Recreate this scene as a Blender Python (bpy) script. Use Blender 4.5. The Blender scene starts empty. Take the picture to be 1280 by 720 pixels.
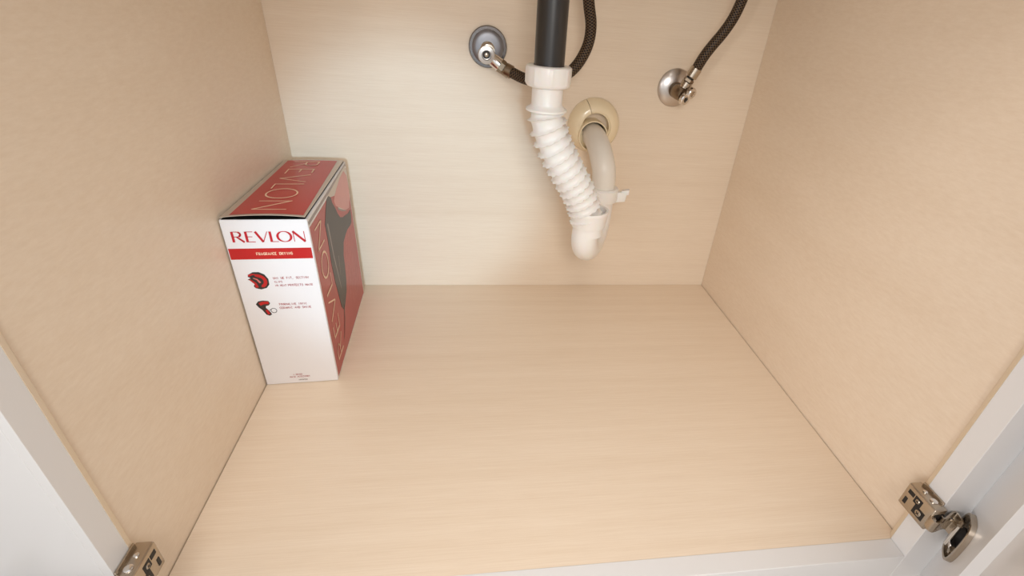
import bpy, bmesh, math, random
from mathutils import Vector, Matrix
random.seed(7)
C = bpy.context.scene
COL = C.collection

# ------------------------------------------------------------------ camera
cd = bpy.data.cameras.new('camera'); cam = bpy.data.objects.new('camera', cd); COL.objects.link(cam)
cd.sensor_width = 36.0; cd.lens = 626.2445 / 1280 * 36
cd.shift_x = -0.03511; cd.shift_y = 0.02518
cd.clip_start = 0.01
right = Vector((0.9890233760, -0.1293903481, 0.0713505395))
fwd = Vector((0.1474391501, 0.8324345363, -0.5341483312))
up = Vector((0.0097189853, 0.5388050488, 0.8423744184))
M = Matrix((right, up, -fwd)).transposed().to_4x4()
M.translation = (0.3024, -0.9099, 0.5112)
cam.matrix_world = M
C.camera = cam

# ------------------------------------------------------------------ world, lights, exposure
w = bpy.data.worlds.new('world'); C.world = w; w.use_nodes = True
bg = w.node_tree.nodes['Background']
bg.inputs[0].default_value = (0.93, 0.96, 1.0, 1); bg.inputs[1].default_value = 0.98

def lamp(name, kind, loc, target, power, col, **kw):
    l = bpy.data.lights.new(name, kind); o = bpy.data.objects.new(name, l); COL.objects.link(o)
    o.location = loc
    d = Vector(target) - Vector(loc)
    o.rotation_euler = d.to_track_quat('-Z', 'Y').to_euler()
    l.energy = power; l.color = col
    for k, v in kw.items(): setattr(l, k, v)
    return o
# added cool spot behind the camera, cone shaped to brighten the left back wall
lamp('lamp_key', 'SPOT', (0.30, -2.00, 0.60), (0.195, 0, 0.20), 64.0, (0.50, 0.78, 1.0), spot_size=math.radians(15.6), spot_blend=.55, shadow_soft_size=.05)
# added unseen fill spot behind and above the camera, brightens the cabinet inside
lamp('lamp_fill_front', 'SPOT', (0.34, -1.20, 0.68), (0.39, -.12, 0.03), 14.8, (1.0, 0.95, 0.88), spot_size=math.radians(80), spot_blend=1.0, shadow_soft_size=.12)
# added unseen area fills, one high and one low left, behind the camera
lamp('lamp_fill_high', 'AREA', (0.1, -1.9, 1.9), (0.4, -0.3, 0.1), 9.0, (1.0, 0.95, 0.88), shape='DISK', size=0.7)
lamp('lamp_fill_left', 'AREA', (-1.1, -1.7, 0.55), (0.8, -0.4, 0.15), 14.0, (1.0, 0.95, 0.92), shape='RECTANGLE', size=0.8, size_y=0.8)
C.view_settings.view_transform = 'Standard'; C.view_settings.look = 'None'
C.view_settings.gamma = 1.0; C.view_settings.use_curve_mapping = False
C.view_settings.exposure = 0.0

# ------------------------------------------------------------------ helpers
def lin(r, g, b):
    f = lambda c: (c/255/12.92) if c/255 <= .04045 else ((c/255+.055)/1.055)**2.4
    return (f(r), f(g), f(b), 1)

def mat(name, col, rough=.5, metal=0.0, coat=0.0, bump=0.0, bscale=200, var=0.0, vscale=40, spec=.5, sss=0.0):
    m = bpy.data.materials.new(name); m.use_nodes = True
    nt = m.node_tree; p = nt.nodes['Principled BSDF']
    p.inputs['Base Color'].default_value = col; p.inputs['Roughness'].default_value = rough
    p.inputs['Metallic'].default_value = metal; p.inputs['Coat Weight'].default_value = coat
    p.inputs['Specular IOR Level'].default_value = spec
    if sss:
        p.inputs['Subsurface Weight'].default_value = sss; p.inputs['Subsurface Scale'].default_value = .004
    tc = nt.nodes.new('ShaderNodeTexCoord')
    if var:
        n = nt.nodes.new('ShaderNodeTexNoise'); n.inputs['Scale'].default_value = vscale; n.inputs['Detail'].default_value = 6
        nt.links.new(tc.outputs['Object'], n.inputs['Vector'])
        mx = nt.nodes.new('ShaderNodeMix'); mx.data_type = 'RGBA'
        mx.inputs[6].default_value = tuple(c*(1-var) for c in col[:3])+(1,)
        mx.inputs[7].default_value = tuple(min(1, c*(1+var)) for c in col[:3])+(1,)
        nt.links.new(n.outputs[0], mx.inputs[0]); nt.links.new(mx.outputs[2], p.inputs['Base Color'])
    if bump:
        n2 = nt.nodes.new('ShaderNodeTexNoise'); n2.inputs['Scale'].default_value = bscale
        nt.links.new(tc.outputs['Object'], n2.inputs['Vector'])
        b = nt.nodes.new('ShaderNodeBump'); b.inputs['Strength'].default_value = bump; b.inputs['Distance'].default_value = .001
        nt.links.new(n2.outputs[0], b.inputs['Height']); nt.links.new(b.outputs[0], p.inputs['Normal'])
    return m

def laminate(name, base, streak, scale, amount=.58, rough=.42):
    """maple laminate: fine fibres drawn along one axis, faint broad clouds, a fine linen relief"""
    m = bpy.data.materials.new(name); m.use_nodes = True
    nt = m.node_tree; p = nt.nodes['Principled BSDF']; N = nt.nodes.new; L = nt.links.new
    tc = N('ShaderNodeTexCoord')
    mp = N('ShaderNodeMapping'); mp.inputs['Scale'].default_value = scale; L(tc.outputs['Object'], mp.inputs[0])
    n1 = N('ShaderNodeTexNoise'); n1.inputs['Scale'].default_value = 1; n1.inputs['Detail'].default_value = 8; n1.inputs['Roughness'].default_value = .72
    L(mp.outputs[0], n1.inputs['Vector'])
    mp2 = N('ShaderNodeMapping'); mp2.inputs['Scale'].default_value = tuple(s*.09 for s in scale); L(tc.outputs['Object'], mp2.inputs[0])
    n2 = N('ShaderNodeTexNoise'); n2.inputs['Scale'].default_value = 1; n2.inputs['Detail'].default_value = 3
    L(mp2.outputs[0], n2.inputs['Vector'])
    add = N('ShaderNodeMath'); add.operation = 'MULTIPLY_ADD'; L(n2.outputs[0], add.inputs[0]); add.inputs[1].default_value = .45; L(n1.outputs[0], add.inputs[2])
    mr = N('ShaderNodeMapRange'); mr.inputs[1].default_value = .45; mr.inputs[2].default_value = 1.0
    mr.inputs[3].default_value = 0; mr.inputs[4].default_value = amount; L(add.outputs[0], mr.inputs[0])
    mx = N('ShaderNodeMix'); mx.data_type = 'RGBA'; mx.inputs[6].default_value = base; mx.inputs[7].default_value = streak
    L(mr.outputs[0], mx.inputs[0]); L(mx.outputs[2], p.inputs['Base Color'])
    p.inputs['Roughness'].default_value = rough; p.inputs['Specular IOR Level'].default_value = .45
    b = N('ShaderNodeBump'); b.inputs['Strength'].default_value = .12; b.inputs['Distance'].default_value = .0006
    L(n1.outputs[0], b.inputs['Height']); L(b.outputs[0], p.inputs['Normal'])
    return m

BASE, STRK = lin(241, 224, 203), lin(216, 191, 163)
m_back = laminate('laminate_back', lin(241, 226, 206), lin(218, 196, 171), (16, 60, 620))
m_floor = laminate('laminate_floor', BASE, STRK, (14, 620, 60), rough=.36)
m_side = laminate('laminate_side', BASE, STRK, (60, 60, 260), amount=.5, rough=.45)
m_band = mat('edge_band', lin(240, 222, 196), .4, var=.04)
m_white = mat('white_lacquer', lin(228, 226, 225), .28, coat=.25, bump=.02, bscale=90)
m_pvc = mat('white_pvc', lin(243, 240, 236), .32, coat=.15, sss=.12)
m_pvcg = mat('grey_white_pvc', lin(236, 230, 220), .38, var=.03)
m_cream = mat('cream_plastic', lin(243, 226, 192), .28, coat=.3, var=.05, vscale=25)
m_black = mat('black_abs', lin(44, 42, 41), .34, coat=.1)
m_chrome = mat('chrome', (.80, .77, .74, 1), .12, 1.0)
m_plate = mat('brushed_plate', (.26, .26, .28, 1), .42, .8, var=.1, vscale=120)
m_rim = mat('dark_rim', (.16, .14, .13, 1), .22, 1.0)
m_satin = mat('satin_chrome', (.62, .58, .55, 1), .28, 1.0)
m_nickel = mat('nickel', (.50, .43, .35, 1), .26, 1.0, var=.12, vscale=60)
m_nickeld = mat('nickel_dark', (.27, .21, .15, 1), .3, 1.0, var=.12, vscale=60)
m_dark = mat('black_and_recess_shade', lin(22, 18, 16), .5)  # near-black painted as shade in slots, bores and gaps; also the gasket
m_card = mat('white_card', lin(229, 225, 225), .38, coat=.2, bump=.02, bscale=300)
m_cardin = mat('raw_card', lin(176, 160, 140), .7)
m_red = mat('red_print', lin(184, 24, 26), .34, coat=.25, var=.05, vscale=18)
m_redside = mat('red_side_print', lin(172, 42, 36), .36, coat=.2, var=.15, vscale=22)
m_pink = mat('pink_print', lin(206, 110, 102), .3, coat=.4, var=.1, vscale=30)
m_ink = mat('dark_print', lin(46, 40, 38), .4, coat=.1, var=.2, vscale=40)
m_inkl = mat('grey_print', lin(118, 100, 94), .3, coat=.4)
m_silver = mat('silver_print_and_glare', lin(196, 182, 168), .3, .3, coat=.2)
m_text = mat('pale_lettering', lin(240, 205, 176), .4)
m_rtext = mat('red_lettering', lin(186, 26, 40), .4)
m_fine = mat('fine_lettering', lin(176, 100, 100), .5)
m_stone = mat('floor_tile', lin(196, 186, 174), .35, var=.08, vscale=6)
m_top = mat('counter_stone', lin(214, 206, 196), .25, var=.1, vscale=14)
m_ceramic = mat('sink_ceramic', lin(240, 238, 234), .12, coat=.5)

def braid():
    m = bpy.data.materials.new('braided_hose'); m.use_nodes = True
    nt = m.node_tree; p = nt.nodes['Principled BSDF']; N = nt.nodes.new; L = nt.links.new
    uv = N('ShaderNodeUVMap'); uv.uv_map = 'UVMap'
    outs = []
    for s in (1, -1):
        sp = N('ShaderNodeSeparateXYZ'); L(uv.outputs[0], sp.inputs[0])
        a = N('ShaderNodeMath'); a.operation = 'MULTIPLY'; a.inputs[1].default_value = 8*s; L(sp.outputs[0], a.inputs[0])
        b = N('ShaderNodeMath'); b.operation = 'MULTIPLY_ADD'; b.inputs[1].default_value = 250; L(sp.outputs[1], b.inputs[0]); L(a.outputs[0], b.inputs[2])
        c = N('ShaderNodeMath'); c.operation = 'PINGPONG'; c.inputs[1].default_value = .5; L(b.outputs[0], c.inputs[0])
        outs.append(c)
    mn = N('ShaderNodeMath'); mn.operation = 'MINIMUM'; L(outs[0].outputs[0], mn.inputs[0]); L(outs[1].outputs[0], mn.inputs[1])
    r = N('ShaderNodeValToRGB'); L(mn.outputs[0], r.inputs[0])
    r.color_ramp.elements[0].position = .045; r.color_ramp.elements[0].color = lin(124, 100, 74)
    r.color_ramp.elements[1].position = .10; r.color_ramp.elements[1].color = lin(24, 16, 12)
    L(r.outputs[0], p.inputs['Base Color'])
    p.inputs['Roughness'].default_value = .5; p.inputs['Specular IOR Level'].default_value = .3
    bp = N('ShaderNodeBump'); bp.inputs['Strength'].default_value = .5; bp.inputs['Distance'].default_value = .0008
    bp.invert = True; L(mn.outputs[0], bp.inputs['Height']); L(bp.outputs[0], p.inputs['Normal'])
    return m
m_braid = braid()

def tag(o, label=None, cat=None, group=None, kind=None):
    if label: o['label'] = label
    if cat: o['category'] = cat
    if group: o['group'] = group
    if kind: o['kind'] = kind
    return o
def empty(name, loc, **kw):
    o = bpy.data.objects.new(name, None); COL.objects.link(o); o.location = loc; o.empty_display_size = .02
    return tag(o, **kw)
def link(name, bm, m, parent=None, smooth=None, **kw):
    """one mesh object; vertices are given in world space and moved into the parent's frame"""
    if not isinstance(m, (list, tuple)): m = [m]
    if parent is not None:
        off = Vector((0, 0, 0)); q = parent
        while q is not None: off += q.location; q = q.parent
        bmesh.ops.translate(bm, verts=bm.verts, vec=-off)
    if smooth is not None:
        for f in bm.faces: f.smooth = True
        for e in bm.edges:
            if len(e.link_faces) == 2 and e.calc_face_angle(0) > math.radians(smooth): e.smooth = False
    me = bpy.data.meshes.new(name); bm.to_mesh(me); bm.free()
    for x in m: me.materials.append(x)
    o = bpy.data.objects.new(name, me); COL.objects.link(o)
    if parent is not None: o.parent = parent
    return tag(o, **kw)

def box(bm, a, b, bev=0.0, mi=0):
    r = bmesh.ops.create_cube(bm, size=1)
    vs = r['verts']
    c = [(a[i]+b[i])/2 for i in range(3)]; s = [abs(b[i]-a[i]) for i in range(3)]
    for v in vs: v.co = Vector((c[0]+v.co.x*s[0], c[1]+v.co.y*s[1], c[2]+v.co.z*s[2]))
    fs = set(f for v in vs for f in v.link_faces)
    for f in fs: f.material_index = mi
    if bev:
        es = list(set(e for v in vs for e in v.link_edges))
        bmesh.ops.bevel(bm, geom=es, offset=bev, segments=2, affect='EDGES', profile=.5)
    return bm
def obox(bm, o, ax, ay, az, bev=0.0, mi=0):
    """box from a corner and three edge vectors"""
    o, ax, ay, az = map(Vector, (o, ax, ay, az))
    vs = [bm.verts.new(o+ax*i+ay*j+az*k) for k in (0, 1) for j in (0, 1) for i in (0, 1)]
    fs = [bm.faces.new([vs[i] for i in q]) for q in ((0, 2, 3, 1), (4, 5, 7, 6), (0, 1, 5, 4), (2, 6, 7, 3), (0, 4, 6, 2), (1, 3, 7, 5))]
    bmesh.ops.recalc_face_normals(bm, faces=fs)
    for f in fs: f.material_index = mi
    if bev:
        es = list(set(e for v in vs for e in v.link_edges))
        bmesh.ops.bevel(bm, geom=es, offset=bev, segments=2, affect='EDGES', profile=.5)
    return bm
def nb(): return bmesh.new()

def catmull(pts, n):
    P = [Vector(p) for p in pts]; P = [P[0]*2-P[1]] + P + [P[-1]*2-P[-2]]
    out = []
    for i in range(1, len(P)-2):
        for k in range(n):
            t = k/n
            out.append(.5*((2*P[i]) + (P[i+1]-P[i-1])*t + (2*P[i-1]-5*P[i]+4*P[i+1]-P[i+2])*t*t + (3*P[i]-P[i-1]-3*P[i+1]+P[i+2])*t**3))
    out.append(P[-2]); return out
def resample(pts, step):
    out = [pts[0]]; acc = 0
    tot = sum((pts[i+1]-pts[i]).length for i in range(len(pts)-1)); n = max(2, round(tot/step)); step = tot/n
    need = step
    for i in range(len(pts)-1):
        a, b = pts[i], pts[i+1]; l = (b-a).length; pos = 0
        while l - pos >= need - 1e-9 and len(out) < n:
            pos += need; out.append(a.lerp(b, pos/l)); need = step
        need -= (l-pos)
    out.append(pts[-1]); return out, tot
def sweep(bm, pts, rad, seg=24, caps=True, hint=(0, 1, 0)):
    """tube along points; rad = number, list, or function (arc length, angle) -> radius; writes a UV layer"""
    uvl = bm.loops.layers.uv.new('UVMap') if not bm.loops.layers.uv else bm.loops.layers.uv[0]
    n = len(pts); s = 0; rings = []; S = []
    t0 = (pts[1]-pts[0]).normalized(); nrm = Vector(hint)
    nrm = (nrm - t0*nrm.dot(t0)).normalized()
    for i, p in enumerate(pts):
        t = (pts[min(i+1, n-1)]-pts[max(i-1, 0)]).normalized()
        nrm = (nrm - t*nrm.dot(t)).normalized(); bi = t.cross(nrm)
        if i: s += (p-pts[i-1]).length
        S.append(s); ring = []
        for k in range(seg):
            a = 2*math.pi*k/seg
            r = rad(s, a) if callable(rad) else (rad[i] if isinstance(rad, (list, tuple)) else rad)
            ring.append(bm.verts.new(p + (nrm*math.cos(a)+bi*math.sin(a))*r))
        rings.append(ring)
    for i in range(n-1):
        for k in range(seg):
            k2 = (k+1) % seg
            f = bm.faces.new((rings[i][k], rings[i][k2], rings[i+1][k2], rings[i+1][k]))
            for lo, (u, v) in zip(f.loops, ((k/seg, S[i]), ((k+1)/seg, S[i]), ((k+1)/seg, S[i+1]), (k/seg, S[i+1]))): lo[uvl].uv = (u, v)
    if caps:
        bm.faces.new(rings[0][::-1]); bm.faces.new(rings[-1])
    return bm
def lathe(bm, o, ax, prof, seg=40, hexa=None, mi=0):
    """revolve (distance along axis, radius) about an axis; hexa = facets"""
    o = Vector(o); ax = Vector(ax).normalized(); h = Vector((0, 0, 1)) if abs(ax.z) < .9 else Vector((0, 1, 0))
    u = (h-ax*h.dot(ax)).normalized(); v = ax.cross(u); seg = hexa or seg; rings = []
    for d, r in prof:
        r = max(r, 1e-5)
        rings.append([bm.verts.new(o+ax*d+(u*math.cos(2*math.pi*k/seg)+v*math.sin(2*math.pi*k/seg))*r) for k in range(seg)])
    fs = []
    for a, b in zip(rings, rings[1:]):
        for k in range(seg): fs.append(bm.faces.new((a[k], a[(k+1) % seg], b[(k+1) % seg], b[k])))
    fs.append(bm.faces.new(rings[0][::-1])); fs.append(bm.faces.new(rings[-1]))
    for f in fs: f.material_index = mi
    return bm
def fixn(bm): bmesh.ops.recalc_face_normals(bm, faces=bm.faces); return bm

# ------------------------------------------------------------------ cabinet shell (metres; back wall y=0, floor z=0)
W, D, TOP = 0.800, 0.601, 0.700
YF, YO = -0.612, -0.6355          # back and front of the face frame
g = .0007
b = nb(); box(b, (-.018, 0, -.02), (W+.018, .006, TOP)); link('wall_back', b, m_back, kind='structure')
def side(name, x0, x1, xi):
    b = nb(); box(b, (x0, -D, -.13), (x1, -g, TOP)); return link(name, b, m_side, kind='structure')
wl = side('wall_left', -.018, 0, 0); wr = side('wall_right', W, W+.018, W)
b = nb(); box(b, (.0012, -.6125, -.016), (W-.0013, -.0006, 0), .0004); link('floor', b, m_floor, kind='structure')
b = nb(); box(b, (-.018, -.60, -.020), (W+.018, .006, -.0165)); link('seam_shade_sheet', b, m_dark, kind='structure')  # dark sheet added under the floor, stands in for shade in the seams
# beige edge bands turning in towards the frame
for nm, x0, x1, par in (('edge_band', 0, .0066, wl), ('edge_band', W, .7880, wr)):
    b = nb(); sx = 1 if x1 > x0 else -1
    pts = [(x0, -D+.0002), (x0+(x1-x0)*.62, -D-.0045), (x1, YF), (x0-sx*.010, YF), (x0-sx*.010, -D+.0002)]
    lo = [b.verts.new((x, y, .0003)) for x, y in pts]; hi = [b.verts.new((x, y, TOP)) for x, y in pts]
    b.faces.new(lo); b.faces.new(hi[::-1])
    for k in range(5): b.faces.new((lo[k], lo[(k+1) % 5], hi[(k+1) % 5], hi[k]))
    fixn(b); link(nm, b, m_band, par)
# face frame: bottom rail, two stiles, top rail
b = nb(); box(b, (.0068, YO, -.045), (.7878, YF-.0004, .0006), .0007); link('trim_1', b, m_white, kind='structure')
# left stile is wide, right one narrow; both a hair proud of each other at the joint
b = nb(); box(b, (-.110, YO, -.045), (.0000, YF, TOP), .0006)
box(b, (-.001, YO+.0004, -.045), (.0064, YF, TOP), .0004); link('trim_2', b, m_white, kind='structure')
b = nb(); box(b, (.7880, YO, -.045), (.8380, YF, TOP), .0006); link('trim_3', b, m_white, kind='structure')
b = nb(); box(b, (.0068, YO, TOP-.030), (.7878, YF, TOP), .0006); link('trim_5', b, m_white, kind='structure')
# counter with sink above (out of the picture, closes the cabinet)
b = nb()
for a_, c_ in (((-.13, -.66, TOP), (.86, -.45, TOP+.03)), ((-.13, -.05, TOP), (.86, .02, TOP+.03)), ((-.13, -.45, TOP), (.17, -.05, TOP+.03)), ((.63, -.45, TOP), (.86, -.05, TOP+.03))):
    box(b, a_, c_)
link('ceiling', b, m_top, kind='structure')
b = nb()
prof = []
for i in range(13):
    a = i/12*math.pi/2; prof.append((.13-.13*math.cos(a) if 0 else .13*(1-math.sin(math.pi/2-a)), .05+.17*math.sin(a)))
for d, r in reversed(prof): prof.append((d+.006, r-.006))
sk = empty('sink', (.4013, -.22, .575), label='white ceramic basin hanging below the counter above the black tailpiece', cat='sink')
lathe(b, (.4013, -.22, .575), (0, 0, 1), prof, 48); fixn(b); link('bowl', b, m_ceramic, sk, smooth=40)
b = nb(); lathe(b, (.4013, -.22, .553), (0, 0, 1), [(0, .026), (.0, .030), (.012, .030), (.014, .045), (.022, .045)], 40); link('drain_flange', b, m_chrome, sk, smooth=40)
# toe kick and bathroom floor
b = nb(); box(b, (-.10, -.54, -.13), (.83, -.52, -.046)); link('baseboard_front', b, m_white, kind='structure')
b = nb(); box(b, (-1.6, -3.0, -.15), (2.4, .02, -.131)); link('floor_bathroom', b, m_stone, kind='structure')

# ------------------------------------------------------------------ doors
def door(name, E, d, n, width, label):
    """E hinge edge of inner face, d direction to the free edge, n inner-face normal"""
    E, d, n = Vector(E), Vector(d).normalized(), Vector(n).normalized(); z0, z1 = -.040, .690; T = .020; S_ = .0615; bv = .0045; dep = .0095
    root = empty(name, E+Vector((0, 0, z0)), kind='structure')
    up_ = Vector((0, 0, 1))
    P = lambda w_, t, z: E + d*w_ - n*t + up_*(z-0)
    def slab(nm, w0, w1, za, zb, t0=0, t1=T, bev=.0006):
        b = nb(); obox(b, P(w0, t0, za), d*(w1-w0), -n*(t1-t0), up_*(zb-za), bev); fixn(b)
        return link(nm, b, m_white, root)
    slab('stile', 0, S_, z0, z1); slab('stile', width-S_, width, z0, z1)
    slab('rail', S_, width-S_, z0, z0+S_); slab('rail', S_, width-S_, z1-S_, z1)
    slab('panel', S_-.004, width-S_+.004, z0+S_-.004, z1-S_+.004, dep, T-.004, 0)
    # sloped moulding around the recess
    b = nb()
    def bevel(a, c, inn):
        vs = [b.verts.new(v) for v in (a, c)]; return vs
    o_ = [(S_, z0+S_), (width-S_, z0+S_), (width-S_, z1-S_), (S_, z1-S_)]
    i_ = [(S_+bv, z0+S_+bv), (width-S_-bv, z0+S_+bv), (width-S_-bv, z1-S_-bv), (S_+bv, z1-S_-bv)]
    O = [b.verts.new(P(x, .0006, z)) for x, z in o_]; I = [b.verts.new(P(x, dep, z)) for x, z in i_]; B_ = [b.verts.new(P(x, dep, z)) for x, z in o_]
    for k in range(4):
        k2 = (k+1) % 4; b.faces.new((O[k], O[k2], I[k2], I[k])); b.faces.new((I[k], I[k2], B_[k2], B_[k])); b.faces.new((B_[k], B_[k2], O[k2], O[k]))
    fixn(b); link('moulding', b, m_white, root)
    b = nb()
    kc = P(width-.030, T, .50)
    lathe(b, kc, -n, [(0, .006), (.012, .005), (.016, .013), (.024, .015), (.028, .010)], 24); fixn(b); link('knob', b, m_nickel, root, smooth=40)
    return root
def vec(phi, sgn):  # phi measured outwards from straight out (-y)
    r = math.radians(phi); d = Vector((sgn*math.sin(r), -math.cos(r), 0)); n = Vector((-sgn*math.cos(r), -math.sin(r), 0)); return d, n
PHI = -40
dR, nR = vec(PHI, 1)
door('door_1', (.8255, -.6373, 0), dR, nR, .400, '')
dL, nL = vec(15, -1)
door('door_2', (-.078, -.6373, 0), dL, nL, .400, '')

# ------------------------------------------------------------------ hinges
def hinge(xi, s, zc, E, d, n, label):
    """xi inner face of the stile, s = direction into the cabinet opening (-1 on the right stile)"""
    root = empty('cabinet_hinge', (xi, -.625, zc), label=label, cat='hinge', group='cabinet door hinges')
    H_ = .0155; x = lambda t: xi + s*t
    y0, y1 = -.6045, -.6415; z0, z1 = zc-.0155, zc+.0155
    b = nb()
    # hollow housing: front shell with bevelled rim
    obox(b, (x(.0004), y0, z0), (s*(H_-.0004), 0, 0), (0, y1-y0, 0), (0, 0, z1-z0), .0016); fixn(b)
    house = link('mounting_base', b, m_nickel, root, smooth=50)
    # cut-outs painted as dark inserts in place of their shade, and housing screws
    for (ya, yb, za, zb) in ((-.6175, -.6275, .001, .0105), (-.6085, -.6165, .0045, .0100), (-.6215, -.6355, -.0100, .0010), (-.6085, -.6125, -.0105, -.0015)):
        b = nb(); obox(b, (x(H_-.0010), ya, zc+za), (s*.0013, 0, 0), (0, yb-ya, 0), (0, 0, zb-za), .0004); fixn(b); link('slot', b, m_dark, house)
    for (yy, zz, r) in ((-.6290, -.0045, .0036), (-.6225, .0060, .0026)):
        b = nb(); lathe(b, (x(H_-.0003), yy, zc+zz), (s, 0, 0), [(0, r), (.0010, r), (.0016, r*.75)], 20); 
        fixn(b); sc = link('screw', b, m_nickel, house, smooth=40)
        b = nb(); 
        for a in (0, 90):
            q = Matrix.Rotation(math.radians(a+30), 3, 'X'); u = q @ Vector((0, 1, 0)); v = q @ Vector((0, 0, 1))
            obox(b, Vector((x(H_+.0012), yy, zc+zz))-u*r*.6-v*r*.13, u*r*1.2, v*r*.26, (s*.0003, 0, 0))
        fixn(b); link('screw_slot', b, m_dark, house)
    # thin plate clipped over the stile, with tabs above and below
    b = nb(); obox(b, (x(.0002), y0-.003, z0-.0035), (s*.0020, 0, 0), (0, -.028, 0), (0, 0, .0035+z1-z0+.0030), .0005)
    obox(b, (x(.0002), y0-.010, z0-.0055), (s*.0042, 0, 0), (0, -.007, 0), (0, 0, .004), .0006)
    fixn(b); link('clip_plate', b, m_nickel, root, smooth=50)
    b = nb(); lathe(b, (x(.008), -.618, z1-.0002), (0, 0, 1), [(0, .0024), (.0012, .0024), (.0018, .0014)], 18); fixn(b); link('rivet', b, m_chrome, root, smooth=40)
    b = nb(); lathe(b, (x(.008), -.630, z1-.0002), (0, 0, 1), [(0, .0038), (.0014, .0038), (.0022, .0024)], 18); fixn(b); link('rivet', b, m_chrome, root, smooth=40)
    # painted mouth shade at the outer end, bent strap and the two link arms into the cup
    b = nb(); obox(b, (x(.0025), y1-.0002, z0+.0055), (s*.0105, 0, 0), (0, -.0006, 0), (0, 0, .019)); fixn(b); link('housing_mouth', b, m_dark, root)
    E = Vector(E); cc = E + d*.0215 + Vector((0, 0, zc-.018))      # cup centre on the door face
    def strap(pts, wd, th, m, nm):
        b = nb(); P_ = catmull(pts, 6); lo = []
        for i, p_ in enumerate(P_):
            t = (P_[min(i+1, len(P_)-1)]-P_[max(i-1, 0)]).normalized(); sd = t.cross(Vector((0, 0, 1))).normalized()
            lo.append([b.verts.new(p_+sd*a*th/2+Vector((0, 0, c_*wd/2))) for a, c_ in ((-1, -1), (1, -1), (1, 1), (-1, 1))])
        for r0, r1 in zip(lo, lo[1:]):
            for k in range(4): b.faces.new((r0[k], r0[(k+1) % 4], r1[(k+1) % 4], r1[k]))
        b.faces.new(lo[0]); b.faces.new(lo[-1][::-1]); fixn(b); link(nm, b, m, root, smooth=50)
    inn = cc + n*.004
    za = Vector((0, 0, 1))
    a0 = Vector((x(.013), y1+.003, zc)); 
    strap([a0, Vector((x(.0150), y1-.006, zc-.001)), cc+n*.0165-d*.006+za*.006, cc+n*.007-d*.001+za*.004], .0145, .0040, m_nickel, 'link_arm')
    strap([Vector((x(.004), y1+.003, zc+.004)), Vector((x(.0045), y1-.004, zc+.004)), cc+n*.0150-d*.010+za*.018, cc+n*.006-d*.002+za*.015], .0090, .0018, m_nickel, 'link_arm')
    b = nb(); lathe(b, cc+n*.0085+za*.015, (0, 0, -1), [(0, .0026), (.030, .0026)], 16); fixn(b); link('pivot_pin', b, m_chrome, root, smooth=40)
    # cup: lobed flange with raised rim, bowl shade painted dark inside, two screws
    b = nb(); R1, hz = .0185, .031
    outl = []
    for k in range(40):
        a = 2*math.pi*k/40; cx_, cz_ = math.cos(a), math.sin(a)
        ww = .0170*abs(cx_)**.6*(1 if cx_ > 0 else -1); zz = hz*abs(cz_)**.75*(1 if cz_ > 0 else -1)
        outl.append((ww, zz))
    def ring(sc, t): return [b.verts.new(cc+d*w_*sc+za*z_*(1-(1-sc)*.55)+n*t) for w_, z_ in outl]
    R = [ring(1, .0002), ring(1, .0050), ring(.96, .0056), ring(.86, .0056), ring(.82, .0050), ring(.82, .0012)]
    for r0, r1 in zip(R, R[1:]):
        for k in range(40): b.faces.new((r0[k], r0[(k+1) % 40], r1[(k+1) % 40], r1[k]))
    b.faces.new(R[0][::-1]); b.faces.new(R[-1]); fixn(b); cup = link('cup_flange', b, m_nickel, root, smooth=40)
    b = nb(); lathe(b, cc+n*.0014, n, [(0, .0125), (.0006, .0125)], 32); fixn(b); link('cup_bowl', b, m_dark, cup)
    for zz in (.0225, -.0225):
        b = nb(); lathe(b, cc+n*.0012+za*zz, n, [(0, .0036), (.0016, .0036), (.0024, .0024)], 20); fixn(b); link('screw', b, m_nickel, cup, smooth=40)
    b = nb(); obox(b, cc-d*.010-za*.0135+n*.002, d*.017, za*.005, n*.0055, .0008); fixn(b); link('damper', b, m_chrome, cup)
    return root
hinge(.7880, -1, .0765, (.8255, -.6373, 0), dR, nR, 'nickel cabinet hinge whole in view on the right white frame beside the open door')
hinge(.0064, 1, .0660, (-.078, -.6373, 0), dL, nL, 'nickel cabinet hinge on the left white frame, cut off by the lower picture edge')

# ------------------------------------------------------------------ drain: tailpiece, slip nut, corrugated trap, elbow
drain = empty('drain_pipe', (.4013, -.22, .36), label='black tailpiece running down into a white corrugated trap', cat='pipe')
TX, TY = .3995, -.22
b = nb(); lathe(b, (TX, TY, .415), (0, 0, 1), [(0, .0190), (.139, .0190)], 48); link('tailpiece', b, m_black, drain, smooth=40, label='matt black straight pipe')
# slip nut with ribs
b = nb()
zt, zb = .4385, .4145
seg = 96; rings = []
for z, r, rib in ((zt, .0200, 0), (zt, .0262, 0), (zt-.0012, .0282, 0), (zt-.003, .0288, 1), (zb+.004, .0288, 1), (zb+.002, .0284, 0), (zb, .0270, 0), (zb, .0200, 0)):
    rings.append([])
    for k in range(seg):
        a = 2*math.pi*k/seg; bump_ = .0009 if (rib and (k % 12) in (0, 1)) else 0
        rings[-1].append(b.verts.new((TX+(r+bump_)*math.cos(a), TY+(r+bump_)*math.sin(a), z)))
for r0, r1 in zip(rings, rings[1:]):
    for k in range(seg): b.faces.new((r0[k], r0[(k+1) % seg], r1[(k+1) % seg], r1[k]))
fixn(b); link('slip_nut', b, m_pvc, drain, smooth=35)
b = nb(); lathe(b, (TX, TY, .3835), (0, 0, 1), [(0, .0195), (.0, .0235), (.0015, .0268), (.0040, .0268), (.0060, .0235), (.0085, .0205), (.0100, .0200), (.034, .0200)], 56); fixn(b)
link('collar', b, m_pvc, drain, smooth=40)
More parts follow.
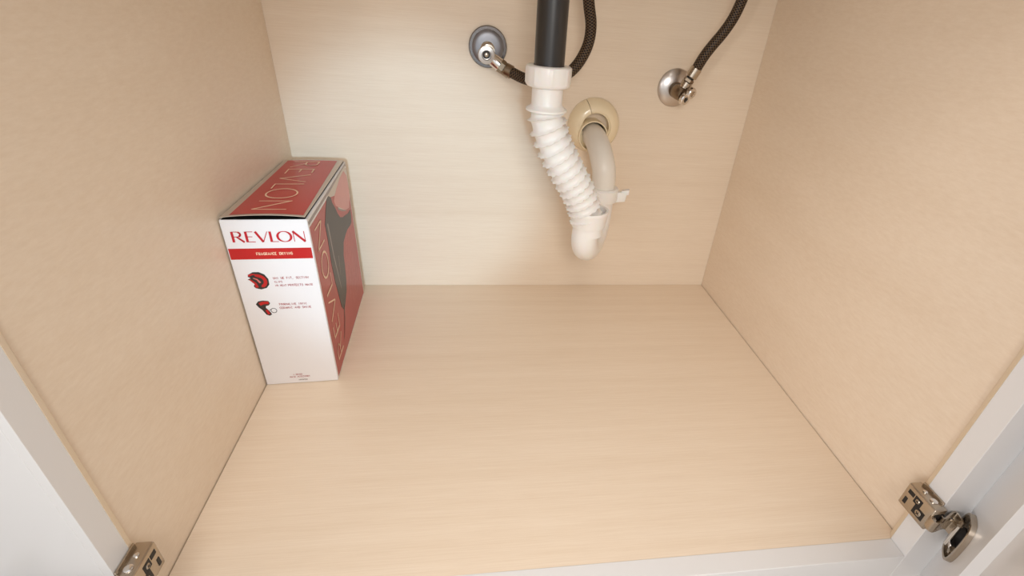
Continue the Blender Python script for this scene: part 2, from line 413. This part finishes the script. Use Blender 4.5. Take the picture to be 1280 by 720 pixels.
# corrugated hose: a helical rib on a bent tube
path = catmull([(TX, TY, .386), (.4030, -.2195, .366), (.4160, -.2155, .336), (.4370, -.2080, .302), (.4570, -.2000, .271), (.4700, -.1950, .2450), (.4760, -.1930, .2230)], 14)
pts, tot = resample(path, .0010)
PITCH = .0142
def rr(s, a):
    pitch = PITCH
    ph = (s/pitch - a/(2*math.pi)) % 1.0
    q = abs(ph-.5)*2                      # 1 on the rib
    fade = min(1, s/.006) * min(1, (tot-s)/.004)
    return .0203 + .0062*(q**7)*fade + .0010*q*fade
b = nb(); sweep(b, pts, rr, 72); link('corrugated_hose', b, m_pvc, drain, smooth=60)
# U-bend socket under the hose and the leg rising behind it
CX, CY = .4775, -.1925
b = nb(); lathe(b, (CX+.0030, CY+.002, .2395), (.03, -.03, -1), [(.012, .0240), (0, .0268), (0, .0302), (.0030, .0308), (.0060, .0296), (.026, .0262), (.0268, .0230), (.040, .0228)], 56); fixn(b); link('socket', b, m_pvc, drain, smooth=40)
RX, RY = .5220, -.098
u = [(CX+.0012, CY, .212)]
for k in range(0, 13):
    a = math.pi*k/12; c_ = Vector(((CX+RX)/2, (CY+RY)/2, .196)); h = Vector((RX-CX, RY-CY, 0))/2
    u.append(c_ - h*math.cos(a) - Vector((0, 0, 1))*.036*math.sin(a))
u.append((RX, RY, .235))
pts2, _ = resample([Vector(p) for p in catmull(u, 4)], .003)
b = nb(); sweep(b, pts2, .0208, 40); link('u_bend', b, m_pvc, drain, smooth=60)
b = nb(); lathe(b, (RX, RY, .2230), (0, 0, 1), [(0, .0225), (0, .0262), (.004, .0275), (.020, .0275), (.0225, .0250), (.0225, .0195)], 40); fixn(b); link('rear_slip_nut', b, m_pvc, drain, smooth=40)
b = nb(); obox(b, (RX+.014, RY-.012, .2215), (.024, -.002, .003), (.003, .010, 0), (.002, 0, .0170), .001)
obox(b, (RX+.030, RY-.012, .2335), (.013, -.002, .003), (.003, .010, 0), (0, 0, .0085), .001); fixn(b); link('nut_wing', b, m_pvc, drain, smooth=40)
FX, FZ = .5160, .3160
e = [Vector((FX-.003, -.004, FZ-.005)), Vector((FX-.003, -.022, FZ-.005))]
for k in range(1, 9):
    a = math.pi/2*k/9
    e.append(Vector((FX-.003+(RX-FX+.003)*(1-math.cos(a)), -.028-(.070)*math.sin(a), FZ-.005-.047*(1-math.cos(a)))))
e += [Vector((RX, RY, FZ-.060)), Vector((RX, RY, .222))]
pts3, _ = resample(catmull(e, 5), .0025)
b = nb(); sweep(b, pts3, .0197, 40, hint=(1, 0, 0)); link('wall_elbow', b, m_pvcg, drain, smooth=60, label='greyish white elbow pipe into the wall')
b = nb(); lathe(b, (RX, RY, .2400), (0, 0, 1), [(0, .0195), (0, .0206), (.0012, .0209), (.0026, .0206), (.0026, .0195)], 40); fixn(b); link('elbow_rim', b, m_pvcg, drain, smooth=40)

# cream split flange on the wall
fl = empty('wall_flange', (FX, 0, FZ+.006), label='cream plastic split flange around the elbow pipe on the back wall', cat='flange')
for half, (a0, a1) in enumerate(((-78, 112), (112, 282))):
    b = nb(); prof = [(0, .0460), (-.003, .0462), (-.010, .0435), (-.017, .0385), (-.021, .0320), (-.0215, .0265), (-.019, .0262), (-.019, .0240), (0, .0240)]
    n_ = 40; rows = []
    for i in range(n_+1):
        a = math.radians(a0+.5+(a1-a0-1)*i/n_)
        k_ = 1.0+ (.03 if half else 0)
        rows.append([b.verts.new((FX+r*k_*math.sin(math.pi/2-a), y-.0003, FZ+.004+r*k_*math.cos(math.pi/2-a)) if 0 else (FX+r*math.cos(a), y*(1.0 if half else 1.04)-.0003, FZ+.008+r*math.sin(a))) for y, r in prof])
    for r0, r1 in zip(rows, rows[1:]):
        for k in range(len(prof)-1): b.faces.new((r0[k], r0[k+1], r1[k+1], r1[k]))
    b.faces.new(rows[0]); b.faces.new(rows[-1][::-1]); fixn(b); link('flange_half', b, m_cream, fl, smooth=45)
b = nb(); pr = [(0, .0232), (-.027, .0232), (-.0292, .0238), (-.0292, .0254), (-.027, .0262), (0, .0262)]
lathe(b, (FX-.0040, 0, FZ-.005), (0, 1, 0), pr, 48); fixn(b); link('inner_ring', b, m_cream, fl, smooth=45, label='thin cream ring around the pipe')

# ------------------------------------------------------------------ shut-off valves and supply hoses
def hose(name, pts, r, label):
    root = empty(name, pts[0], label=label, cat='hose', group='braided supply hoses')
    P_, _ = resample(catmull(pts, 12), .004)
    b = nb(); sweep(b, P_, r, 20); link('braided_tube', b, m_braid, root, smooth=60)
    return root
def ferrule(root, p0, p1, r, m):
    p0, p1 = Vector(p0), Vector(p1); L_ = (p1-p0).length
    b = nb(); lathe(b, p0, p1-p0, [(0, r*.9), (L_*.06, r), (L_*.94, r), (L_, r*.9)], 28); fixn(b); link('ferrule', b, m, root, smooth=40)

# left valve
v = empty('shutoff_valve', (.3290, 0, .4355), label='chrome shut-off valve with round grey wall plate left of the black pipe', cat='valve', group='shut-off valves')
ex = (.3296, 0, .4360)
b = nb(); lathe(b, ex, (0, -1, 0), [(.0003, .0302), (.0035, .0304), (.0060, .0290), (.0060, .0262)], 56); fixn(b); pl = link('wall_plate', b, m_rim, v, smooth=40, label='round dark-rimmed wall plate')
b = nb(); lathe(b, ex, (0, -1, 0), [(.0052, .0256), (.0062, .0250), (.0074, .0180), (.0078, .0120)], 56); fixn(b); link('plate_face', b, m_plate, pl, smooth=60)
b = nb(); lathe(b, (.3290, -.006, .4330), (0, -1, 0), [(0, .0118), (.003, .0112), (.004, .0088), (.026, .0088), (.027, .0100), (.036, .0100)], 40); fixn(b); link('stem', b, m_nickel, v, smooth=40)
bo = Vector((.3262, -.044, .4290))
b = nb(); lathe(b, bo+Vector((0, .008, 0)), (0, -1, 0), [(0, .0095), (.002, .0122), (.014, .0130), (.017, .0120), (.0178, .0072), (.0120, .0064), (.0115, .0040)], 40); fixn(b); link('valve_body', b, m_satin, v, smooth=40)
b = nb(); lathe(b, bo+Vector((0, -.0035, 0)), (0, -1, 0), [(0, .0034), (.0020, .0034), (.0026, .0022)], 24, hexa=8); fixn(b)
link('bore', lathe(nb(), bo+Vector((0, -.0036, 0)), (0, -1, 0), [(0, .0062), (.0003, .0062)], 24), m_dark, v)  # dark disc painted as the shade in the bore
link('stem_screw', b, m_nickel, v, smooth=30)
od = Vector((.84, .0, -.54)).normalized()
b = nb(); lathe(b, bo+od*.008, od, [(0, .0070), (.004, .0094), (.016, .0098), (.017, .0085)], 40); fixn(b); link('outlet', b, m_chrome, v, smooth=40)
b = nb(); lathe(b, bo+od*.0235, od, [(0, .0090), (.0008, .0100), (.0075, .0100), (.0083, .0090)], hexa=6); fixn(b); link('outlet_nut', b, m_nickeld, v)
p0 = bo+od*.030
hp = [p0+od*.006, Vector((.3640, -.050, .4075)), Vector((.3830, -.060, .4010)), Vector((.4060, -.072, .3985)), Vector((.4290, -.080, .4040)), Vector((.4500, -.085, .4160)), Vector((.4640, -.088, .4330)), Vector((.4735, -.090, .4560)), Vector((.4745, -.092, .4800)), Vector((.4680, -.095, .5050)), Vector((.4620, -.100, .5300)), Vector((.4590, -.098, .5450)), Vector((.4590, -.060, .58))]
h = hose('supply_hose', hp, .0082, 'dark braided hose looping behind the white nut beside the black pipe')
ferrule(h, p0+od*.001, p0+od*.014, .0094, m_nickeld)
ferrule(h, Vector((.3640, -.050, .4075))-Vector((.008, -.003, -.003)), Vector((.3640, -.050, .4075))+Vector((.0015, -.0008, -.0006)), .0098, m_nickeld)

# right valve
v = empty('shutoff_valve', (.6180, 0, .3990), label='chrome shut-off valve with two round knobs near the right cabinet wall', cat='valve', group='shut-off valves')
ex = (.6530, 0, .3925)
b = nb(); lathe(b, ex, (0, -1, 0), [(.0003, .0308), (.0016, .0310), (.0030, .0298), (.0062, .0210), (.0090, .0130)], 56); fixn(b); link('wall_plate', b, m_satin, v, smooth=60, label='round polished wall plate')
b = nb(); lathe(b, (.6525, -.007, .3905), (0, -1, 0), [(0, .0130), (.003, .0125), (.0035, .0095), (.014, .0095), (.015, .0125), (.026, .0130), (.028, .0115)], 36); fixn(b); link('stem', b, m_nickeld, v, smooth=40)
bo = Vector((.6490, -.040, .3900))
ax = Vector((.45, -.86, -.25)).normalized()
b = nb(); lathe(b, bo-ax*.012, ax, [(0, .0100), (.003, .0118), (.016, .0118), (.020, .0100), (.0205, .005)], 40); fixn(b); link('valve_body', b, m_nickeld, v, smooth=40)
def knob(c, ax, r, m_in):
    b = nb(); lathe(b, c, ax, [(0, r*.8), (.002, r), (.007, r), (.0085, r*.86), (.0085, r*.5), (.0072, r*.45)], 32); fixn(b); k = link('knob', b, m_chrome, v, smooth=40)
    b = nb(); lathe(b, c+ax*.0070, ax, [(0, r*.42), (.0010, r*.42)], hexa=4 if m_in is m_dark else 16); fixn(b); link('knob_socket', b, m_in, k)
knob(bo+ax*.009+Vector((-.0015, 0, -.0035)), ax, .0098, m_dark)
up_d = Vector((.41, -.12, .90)).normalized()
b = nb(); lathe(b, bo+up_d*.006, up_d, [(0, .0078), (.006, .0080), (.0065, .0092), (.013, .0092), (.0135, .0075)], 36); fixn(b); link('outlet', b, m_nickel, v, smooth=40)
knob(bo+up_d*.010+ax*.008+Vector((.0045, 0, -.0035)), ax, .0092, m_nickel)
b = nb(); lathe(b, bo+up_d*.0200, up_d, [(0, .0078), (.0006, .0088), (.0050, .0088), (.0056, .0078)], hexa=6); fixn(b); link('outlet_nut', b, m_nickeld, v)
b = nb(); lathe(b, bo+up_d*.0258, up_d, [(0, .0066), (.003, .0066)], 24); fixn(b); link('gasket', b, m_dark, v)
p0 = bo+up_d*.028
hp = [p0+up_d*.004, p0+up_d*.013, Vector((.6722, -.0510, .4470)), Vector((.6800, -.0540, .4620)), Vector((.6945, -.055, .4835)), Vector((.7055, -.055, .5048)), Vector((.7120, -.055, .5272)), Vector((.7146, -.055, .5450)), Vector((.7150, -.055, .60))]
h = hose('supply_hose', hp, .0084, 'dark braided hose rising alone near the right cabinet wall')
ferrule(h, p0, p0+up_d*.016, .0096, m_nickel)

# ------------------------------------------------------------------ hair dryer carton
FL, FR, BR, BL = (Vector(p) for p in ((.0020, -.3000, 0), (.1000, -.2938, 0), (.0932, -.0325, 0), (.0020, -.0395, 0)))
HB = .2575
carton = empty('product_box', (FL+FR)/2+Vector((0, 0, .0004)), label='red and white hair dryer carton standing in the back left corner', cat='box')
Z = Vector((0, 0, 1)); z00 = .0006
b = nb()
lo = [b.verts.new(p+Z*z00) for p in (FL, FR, BR, BL)]
hi = [b.verts.new(p+Z*h_) for p, h_ in ((FL, HB), (FR, HB), (BR, HB-.003), (BL, HB-.003))]
b.faces.new(lo[::-1]); b.faces.new(hi)
for k in range(4): b.faces.new((lo[k], lo[(k+1) % 4], hi[(k+1) % 4], hi[k]))
bmesh.ops.bevel(b, geom=list(b.edges), offset=.0008, segments=2, affect='EDGES')
fixn(b); link('carton_body', b, m_card, carton)
b = nb(); vs = [b.verts.new(FL.lerp(FR, u_).lerp(BL.lerp(BR, u_), v_)+Z*(HB-.003*v_+.0002)) for u_, v_ in ((.02, .004), (.98, .004), (.98, .99), (.02, .99))]; b.faces.new(vs); link('lid_gap_shade', b, m_dark, carton)  # dark sheet on the closed top, painted shade of the gap under the lid
# lid flap: a slightly bowed sheet above the top, opening at the front
b = nb(); n1, n2 = 12, 12; gr = []; gr2 = []
def lidpt(u_, v_, t=0):
    p = FL.lerp(FR, u_).lerp(BL.lerp(BR, u_), v_)
    e1 = (FR-FL).normalized()
    z = HB-.003*v_ + .0016 + .0036*math.sin(math.pi*min(1, u_*1.0))**.6*(1-v_)**3 + .0010*math.sin(math.pi*u_)*math.sin(math.pi*v_) + .0010*v_*math.sin(math.pi*u_)
    return Vector((p.x, p.y, z+t))
for i in range(n1+1):
    gr.append([b.verts.new(lidpt(.005+.975*i/n1, .006+.985*j/n2, 0)) for j in range(n2+1)])
    gr2.append([b.verts.new(lidpt(.005+.975*i/n1, .006+.985*j/n2, .0006)) for j in range(n2+1)])
for i in range(n1):
    for j in range(n2):
        b.faces.new((gr[i][j], gr[i][j+1], gr[i+1][j+1], gr[i+1][j])); b.faces.new((gr2[i][j], gr2[i+1][j], gr2[i+1][j+1], gr2[i][j+1]))
bd = [(gr[i][0], gr[i+1][0], gr2[i+1][0], gr2[i][0]) for i in range(n1)]+[(gr[i][n2], gr[i+1][n2], gr2[i+1][n2], gr2[i][n2]) for i in range(n1)]
bd += [(gr[0][j], gr[0][j+1], gr2[0][j+1], gr2[0][j]) for j in range(n2)]+[(gr[n1][j], gr[n1][j+1], gr2[n1][j+1], gr2[n1][j]) for j in range(n2)]
for f in bd: b.faces.new(f)
fixn(b); lid = link('lid_flap', b, m_silver, carton, smooth=30, label='grey-edged lid flap lifting slightly at the front')

def face_map(o, eu, ev, n_): # returns point function for a print lying on a face
    o, n_ = Vector(o), Vector(n_).normalized(); eu, ev = Vector(eu), Vector(ev)
    return lambda u_, v_, t=.0002: o + eu*u_ + ev*v_ + n_*t
def poly(bm, fm, pts, t=.0002):
    top = [bm.verts.new(fm(x, y, t)) for x, y in pts]; bot = [bm.verts.new(fm(x, y, .00002)) for x, y in pts]
    try:
        bm.faces.new(top)
    except ValueError: return
    for k in range(len(pts)): bm.faces.new((top[k], top[(k+1) % len(pts)], bot[(k+1) % len(pts)], bot[k]))
def stroke(bm, fm, pts, w0, w1=None, t=.0002, closed=False):
    """flat ribbon along pts (x, y); width blends w0..w1 or is a list"""
    n = len(pts); V = [Vector(p) for p in pts]
    ws = w0 if isinstance(w0, list) else [w0+((w1 if w1 is not None else w0)-w0)*i/max(1, n-1) for i in range(n)]
    L_, R_ = [], []
    for i in range(n):
        if closed: d_ = V[(i+1) % n]-V[(i-1) % n]
        else: d_ = V[min(i+1, n-1)]-V[max(i-1, 0)]
        if d_.length < 1e-9: d_ = Vector((1, 0))
        d_.normalize(); q = Vector((-d_.y, d_.x))*ws[i]/2
        L_.append(bm.verts.new(fm(*(V[i]+q), t))); R_.append(bm.verts.new(fm(*(V[i]-q), t)))
    for i in range(n if closed else n-1):
        j = (i+1) % n; bm.faces.new((R_[i], R_[j], L_[j], L_[i]))
def arc(cx, cy, rx, ry, a0, a1, n=14): return [(cx+rx*math.cos(math.radians(a0+(a1-a0)*i/n)), cy+ry*math.sin(math.radians(a0+(a1-a0)*i/n))) for i in range(n+1)]
def word(bm, fm, text, x0, y0, h, thick, thin, t=.0002, gap=.14, sx=1.0, tr=None):
    """REVLON in capitals with contrast strokes"""
    x = x0; tr = tr or (lambda a, b: (a, b))
    def S(pts, w0, w1=None): stroke(bm, fm, [tr(x+p[0]*h*sx, y0+p[1]*h) for p in pts], w0, w1, t)
    def serif(px, py): S([(px-.09, py), (px+.09, py)], thin)
    for ch in text:
        if ch == 'R':
            S([(.08, 0), (.08, 1)], thick); S([(.08, .98), (.35, .98)]+arc(.35, .745, .26, .235, 90, -90, 12)+[(.08, .51)], thin, thin)
            S([p for p in arc(.35, .745, .26, .235, 60, -60, 8)], thick*.8); S([(.33, .51), (.78, 0)], thick*.7, thick*.9); wdt = .80
        elif ch == 'E':
            S([(.08, 0), (.08, 1)], thick); S([(.05, .98), (.56, .98)], thin); S([(.08, .51), (.48, .51)], thin); S([(.05, .02), (.62, .02)], thin); wdt = .62
        elif ch == 'V':
            S([(0, 1), (.42, 0)], thick); S([(.42, 0), (.80, 1)], thin); wdt = .80
        elif ch == 'L':
            S([(.08, 0), (.08, 1)], thick); S([(.05, .02), (.56, .02)], thin); wdt = .42
        elif ch == 'O':
            pts = arc(.48, .5, .46, .49, 0, 348, 28); ws = [thin+(thick-thin)*abs(math.cos(math.radians(348/28*i)))**1.5 for i in range(29)]
            stroke(bm, fm, [tr(x+p[0]*h*sx, y0+p[1]*h) for p in pts], ws, None, t, closed=True); wdt = .96
        elif ch == 'N':
            S([(.06, 0), (.06, 1)], thin); S([(.04, 1), (.80, 0)], thick); S([(.80, 0), (.80, 1)], thin); wdt = .84
        x += (wdt+gap)*h*sx
    return x
def fine(bm, fm, text, x0, y0, h, t=.0002, wd=.55, tr=None):
    """tiny capitals as stroke glyphs"""
    G = {'A': [[(0, 0), (.5, 1), (1, 0)], [(.2, .4), (.8, .4)]], 'B': [[(0, 0), (0, 1), (.8, .9), (.8, .6), (0, .5), (.9, .4), (.9, .1), (0, 0)]], 'C': [[(1, .85), (.5, 1), (0, .6), (0, .4), (.5, 0), (1, .15)]],
         'D': [[(0, 0), (0, 1), (.6, 1), (1, .6), (1, .4), (.6, 0), (0, 0)]], 'E': [[(1, 1), (0, 1), (0, 0), (1, 0)], [(0, .5), (.8, .5)]], 'F': [[(1, 1), (0, 1), (0, 0)], [(0, .5), (.8, .5)]],
         'G': [[(1, .85), (.5, 1), (0, .5), (.5, 0), (1, .2), (1, .5), (.6, .5)]], 'H': [[(0, 0), (0, 1)], [(1, 0), (1, 1)], [(0, .5), (1, .5)]], 'I': [[(.5, 0), (.5, 1)]], 'L': [[(0, 1), (0, 0), (1, 0)]],
         'M': [[(0, 0), (0, 1), (.5, .4), (1, 1), (1, 0)]], 'N': [[(0, 0), (0, 1), (1, 0), (1, 1)]], 'O': [[(.5, 1), (0, .6), (0, .4), (.5, 0), (1, .4), (1, .6), (.5, 1)]], 'P': [[(0, 0), (0, 1), (.9, .9), (.9, .55), (0, .45)]],
         'R': [[(0, 0), (0, 1), (.9, .9), (.9, .55), (0, .5), (1, 0)]], 'S': [[(1, .9), (.4, 1), (0, .75), (1, .3), (.6, 0), (0, .1)]], 'T': [[(0, 1), (1, 1)], [(.5, 1), (.5, 0)]], 'U': [[(0, 1), (0, .2), (.5, 0), (1, .2), (1, 1)]],
         'V': [[(0, 1), (.5, 0), (1, 1)]], 'W': [[(0, 1), (.25, 0), (.5, .8), (.75, 0), (1, 1)]], 'Y': [[(0, 1), (.5, .5), (1, 1)], [(.5, .5), (.5, 0)]], '1': [[(.2, .8), (.5, 1), (.5, 0)]], ',': [[(.4, .1), (.2, -.2)]]}
    tr = tr or (lambda a, b: (a, b)); x = x0
    for ch in text:
        for s_ in G.get(ch, []): stroke(bm, fm, [tr(x+p[0]*h*wd, y0+p[1]*h) for p in s_], h*.22, None, t)
        x += h*(wd+.24)
    return x

# front face prints (u 0..1 across, v in metres up)
e1 = FR-FL; nf = Vector((e1.y, -e1.x, 0))
WF = e1.length; eu = e1.normalized(); fm = face_map(FL+Z*z00, eu, Z, nf)
b = nb(); word(b, fm, 'REVLON', .0090, .2278, .0140, .0029, .0009, t=.0003, gap=.10, sx=1.21); link('front_logo', b, m_rtext, carton, label='red capital lettering REVLON')
b = nb(); poly(b, fm, [(.0012, .2042), (WF-.0012, .2042), (WF-.0012, .2192), (.0012, .2192)]); fixn(b); link('red_band', b, m_red, carton, label='red band across the white front')
b = nb(); fine(b, fm, 'FRAGRANCE DRYING', .0320, .2100, .0036, t=.0004, wd=.5); link('band_lettering', b, m_text, carton)
def blob(cx, cy, pts, s=1): return [(cx+x*s, cy+y*s) for x, y in pts]
# picture 1: dryer head seen from the front
c1 = (.0255, .1735); b = nb()
poly(b, fm, blob(*c1, [(-.010, .009), (-.004, .0125), (.003, .0125), (.009, .009), (.0125, .002), (.012, -.006), (.008, -.011), (.001, -.013), (-.005, -.011), (-.007, -.008), (-.004, -.003), (-.008, 0), (-.012, .002), (-.008, .004), (-.011, .006)]), .0002); fixn(b)
link('dryer_picture', b, m_ink, carton, label='printed picture of a dryer head')
b = nb(); stroke(b, fm, arc(c1[0]-.001, c1[1]-.001, .0095, .0085, 100, -70, 12), [.0012]+[.0042]*11+[.0012], None, .0003)
stroke(b, fm, [(c1[0]-.010, c1[1]+.0075), (c1[0]-.005, c1[1]+.0095), (c1[0]-.001, c1[1]+.009)], .003, .001, .0003)
stroke(b, fm, [(c1[0]-.0095, c1[1]+.002), (c1[0]-.004, c1[1]-.004), (c1[0]-.003, c1[1]-.010)], .0020, .004, .0003); link('dryer_picture_red', b, m_red, carton)
b = nb(); stroke(b, fm, [(c1[0]-.005, c1[1]+.004), (c1[0]-.001, c1[1]+.002), (c1[0]+.002, c1[1]-.003)], .0012, .0026, .0004); link('dryer_picture_shine', b, m_pink, carton)
# picture 2: small dryer with cord loop
c2 = (.0255, .1340); b = nb()
poly(b, fm, blob(*c2, [(-.0105, .004), (-.007, .0085), (-.001, .0095), (.0055, .0085), (.007, .005), (.005, .002), (.001, .001), (.0005, -.002), (.0045, -.008), (.006, -.0125), (.003, -.0145), (-.001, -.0125), (-.0045, -.005), (-.008, -.001)]), .0002); fixn(b)
stroke(b, fm, [(c2[0]+.004, c2[1]-.006)]+arc(c2[0]+.0095, c2[1]-.0065, .0035, .0035, 120, -200, 14), .0008, None, .0002)
link('dryer_picture', b, m_ink, carton, label='printed picture of a small dryer with cord')
b = nb(); stroke(b, fm, [(c2[0]-.006, c2[1]+.004), (c2[0]-.001, c2[1]+.006), (c2[0]+.0055, c2[1]+.006)], .0045, .004, .0003)
stroke(b, fm, [(c2[0]+.0005, c2[1]-.005), (c2[0]+.0028, c2[1]-.012)], .003, .0032, .0003); link('dryer_picture_red', b, m_red, carton)
b = nb()
for t_, x_, y_, h_ in (('UNIQUE FIT, SECTION', .0440, .1752, .0030), ('CLIPS', .0445, .1698, .0026), ('NO HEAT', .0445, .1645, .0026), ('PROTECTS HAIR', .0600, .1643, .0031), ('TOURMALINE IONIC', .0430, .1355, .0029), ('CERAMIC AND SHINE', .0430, .1298, .0031),
                       ('1 DRYER', .0385, .0150, .0024), ('HAIR ACCESSORY', .0335, .0108, .0026)):
    fine(b, fm, t_, x_, y_, h_, t=.0003, wd=.52)
link('fine_print', b, m_fine, carton, kind='stuff')
b = nb(); fine(b, fm, 'IMPORTED', .0440, .0050, .0020, t=.0003); link('fine_print', b, m_inkl, carton)

# lid print: red field and vertical word, bending with the lid
def fml(u_, v_, t=.0002): return lidpt(u_, v_, .0006+t)
b = nb(); m1 = 14
grid = [[b.verts.new(fml((.105-.035*j/m1)+(.850-.035*j/m1)*i/m1, .022+.945*j/m1, .00025)) for j in range(m1+1)] for i in range(m1+1)]
for i in range(m1):
    for j in range(m1): b.faces.new((grid[i][j], grid[i+1][j], grid[i+1][j+1], grid[i][j+1]))
link('lid_red_field', b, m_red, lid, smooth=30, label='red printed field of the lid')
# reads from the back to the front, letter tops to the right
b = nb(); DEP = .262
trl = lambda a, c: (.33+c/.098, .955-a/DEP)
word(b, lambda x_, y_, t=.0002: fml(x_, y_, t+.0002), 'REVLON', .004, .0, .036, .0011/1, .0009/1, t=.0005, gap=.13, sx=1.02, tr=trl) if 0 else None
def word_lid():
    # strokes measured in metres in the sheet's plane, mapped to (u, v)
    f2 = lambda x_, y_, t=.0002: fml(.215+.42*x_+y_/.098, .945-x_/DEP, t+.0003)
    word(b, f2, 'REVLON', .002, .0, .040, .0027, .0021, t=.0005, gap=.16, sx=1.08)
word_lid(); link('lid_lettering', b, m_text, lid, label='pale capital lettering REVLON')

# right side prints
es = BR-FR; WS = es.length; ns = Vector((es.y, -es.x, 0)); fs = face_map(FR+Z*z00, es.normalized(), Z, ns)
b = nb(); poly(b, fs, [(.006, .003), (WS-.004, .003), (WS-.004, .2440), (.006, .2440)]); fixn(b); link('side_red_field', b, m_redside, carton, label='red printed side with a dark dryer picture')
b = nb(); poly(b, fs, [(.004, .2475), (WS-.003, .2475), (WS-.003, .2520), (.004, .2520)]); fixn(b); link('side_top_stripe', b, m_inkl, carton)
b = nb(); poly(b, fs, [(.2486, .2500), (.1130, .2470), (.1293, .2392), (.154, .2329), (.1439, .2278), (.170, .2060), (.2121, .1876), (.238, .1819), (.2593, .2083), (.2570, .2400)], .0003); fixn(b); link('window_glare', b, m_silver, carton)  # reflection on the clear window, painted as a pale patch
b = nb(); poly(b, fs, [(.2368, .2455), (.2017, .2440), (.154, .2329), (.1439, .2278), (.150, .2180), (.1769, .2052), (.2121, .1876), (.238, .1819), (.2560, .1950), (.2585, .2083), (.2552, .2318)], .0004); fixn(b); link('dryer_nozzle', b, m_pink, carton)
b = nb(); poly(b, fs, [(.1050, .2440), (.0942, .2366), (.0753, .2192), (.0760, .194), (.0724, .1594), (.0762, .1267), (.0873, .076), (.0960, .0660), (.1060, .0650), (.1150, .0690), (.1321, .0791), (.1420, .0950), (.1478, .1166), (.1500, .1350), (.164, .1520), (.185, .1560), (.2028, .1574), (.228, .1540), (.2401, .1549), (.2460, .1650), (.2439, .1760), (.225, .1770), (.207, .1812), (.1850, .1860), (.1672, .193), (.155, .2040), (.1464, .2155), (.1331, .2293), (.1293, .2392), (.118, .2450)], .0005); fixn(b); link('dryer_silhouette', b, m_ink, carton, label='dark printed dryer silhouette')
b = nb(); stroke(b, fs, [(.1043, .0714), (.0930, .0498), (.0712, .0257)], .005, .002, .0005); link('dryer_cord', b, m_ink, carton)
b = nb(); stroke(b, fs, [(.088, .215), (.092, .160), (.104, .100)], .006, .002, .0006)
stroke(b, fs, [(.118, .150), (.112, .120)], .0022, .0012, .0007)
stroke(b, fs, [(.160, .210), (.190, .195), (.215, .186)], .003, .001, .0006); link('dryer_highlight', b, m_inkl, carton)
b = nb()
f3 = lambda x_, y_, t=.0002: fs(.0580-y_, .0150+x_, t)
word(b, f3, 'REVLON', .004, 0, .036, .0032, .0024, t=.0006, gap=.20, sx=1.10)
link('side_lettering', b, m_text, carton, label='pale capital lettering up the red side'); b = nb()
for k in range(30):
    y_ = .03+k*.0042; x_ = .175+.03*math.sin(k*1.7); ln = .010+.008*random.random()
    stroke(b, fs, [(x_, y_), (x_+ln*.8, y_+ln*.9)], .0008, .0006, .0004)
    stroke(b, fs, [(x_+.020, y_), (x_+.020+ln*.6, y_+ln*.9)], .0007, .0005, .0004)
link('fine_lines', b, m_pink, carton, kind='stuff', label='fine diagonal pale lines')
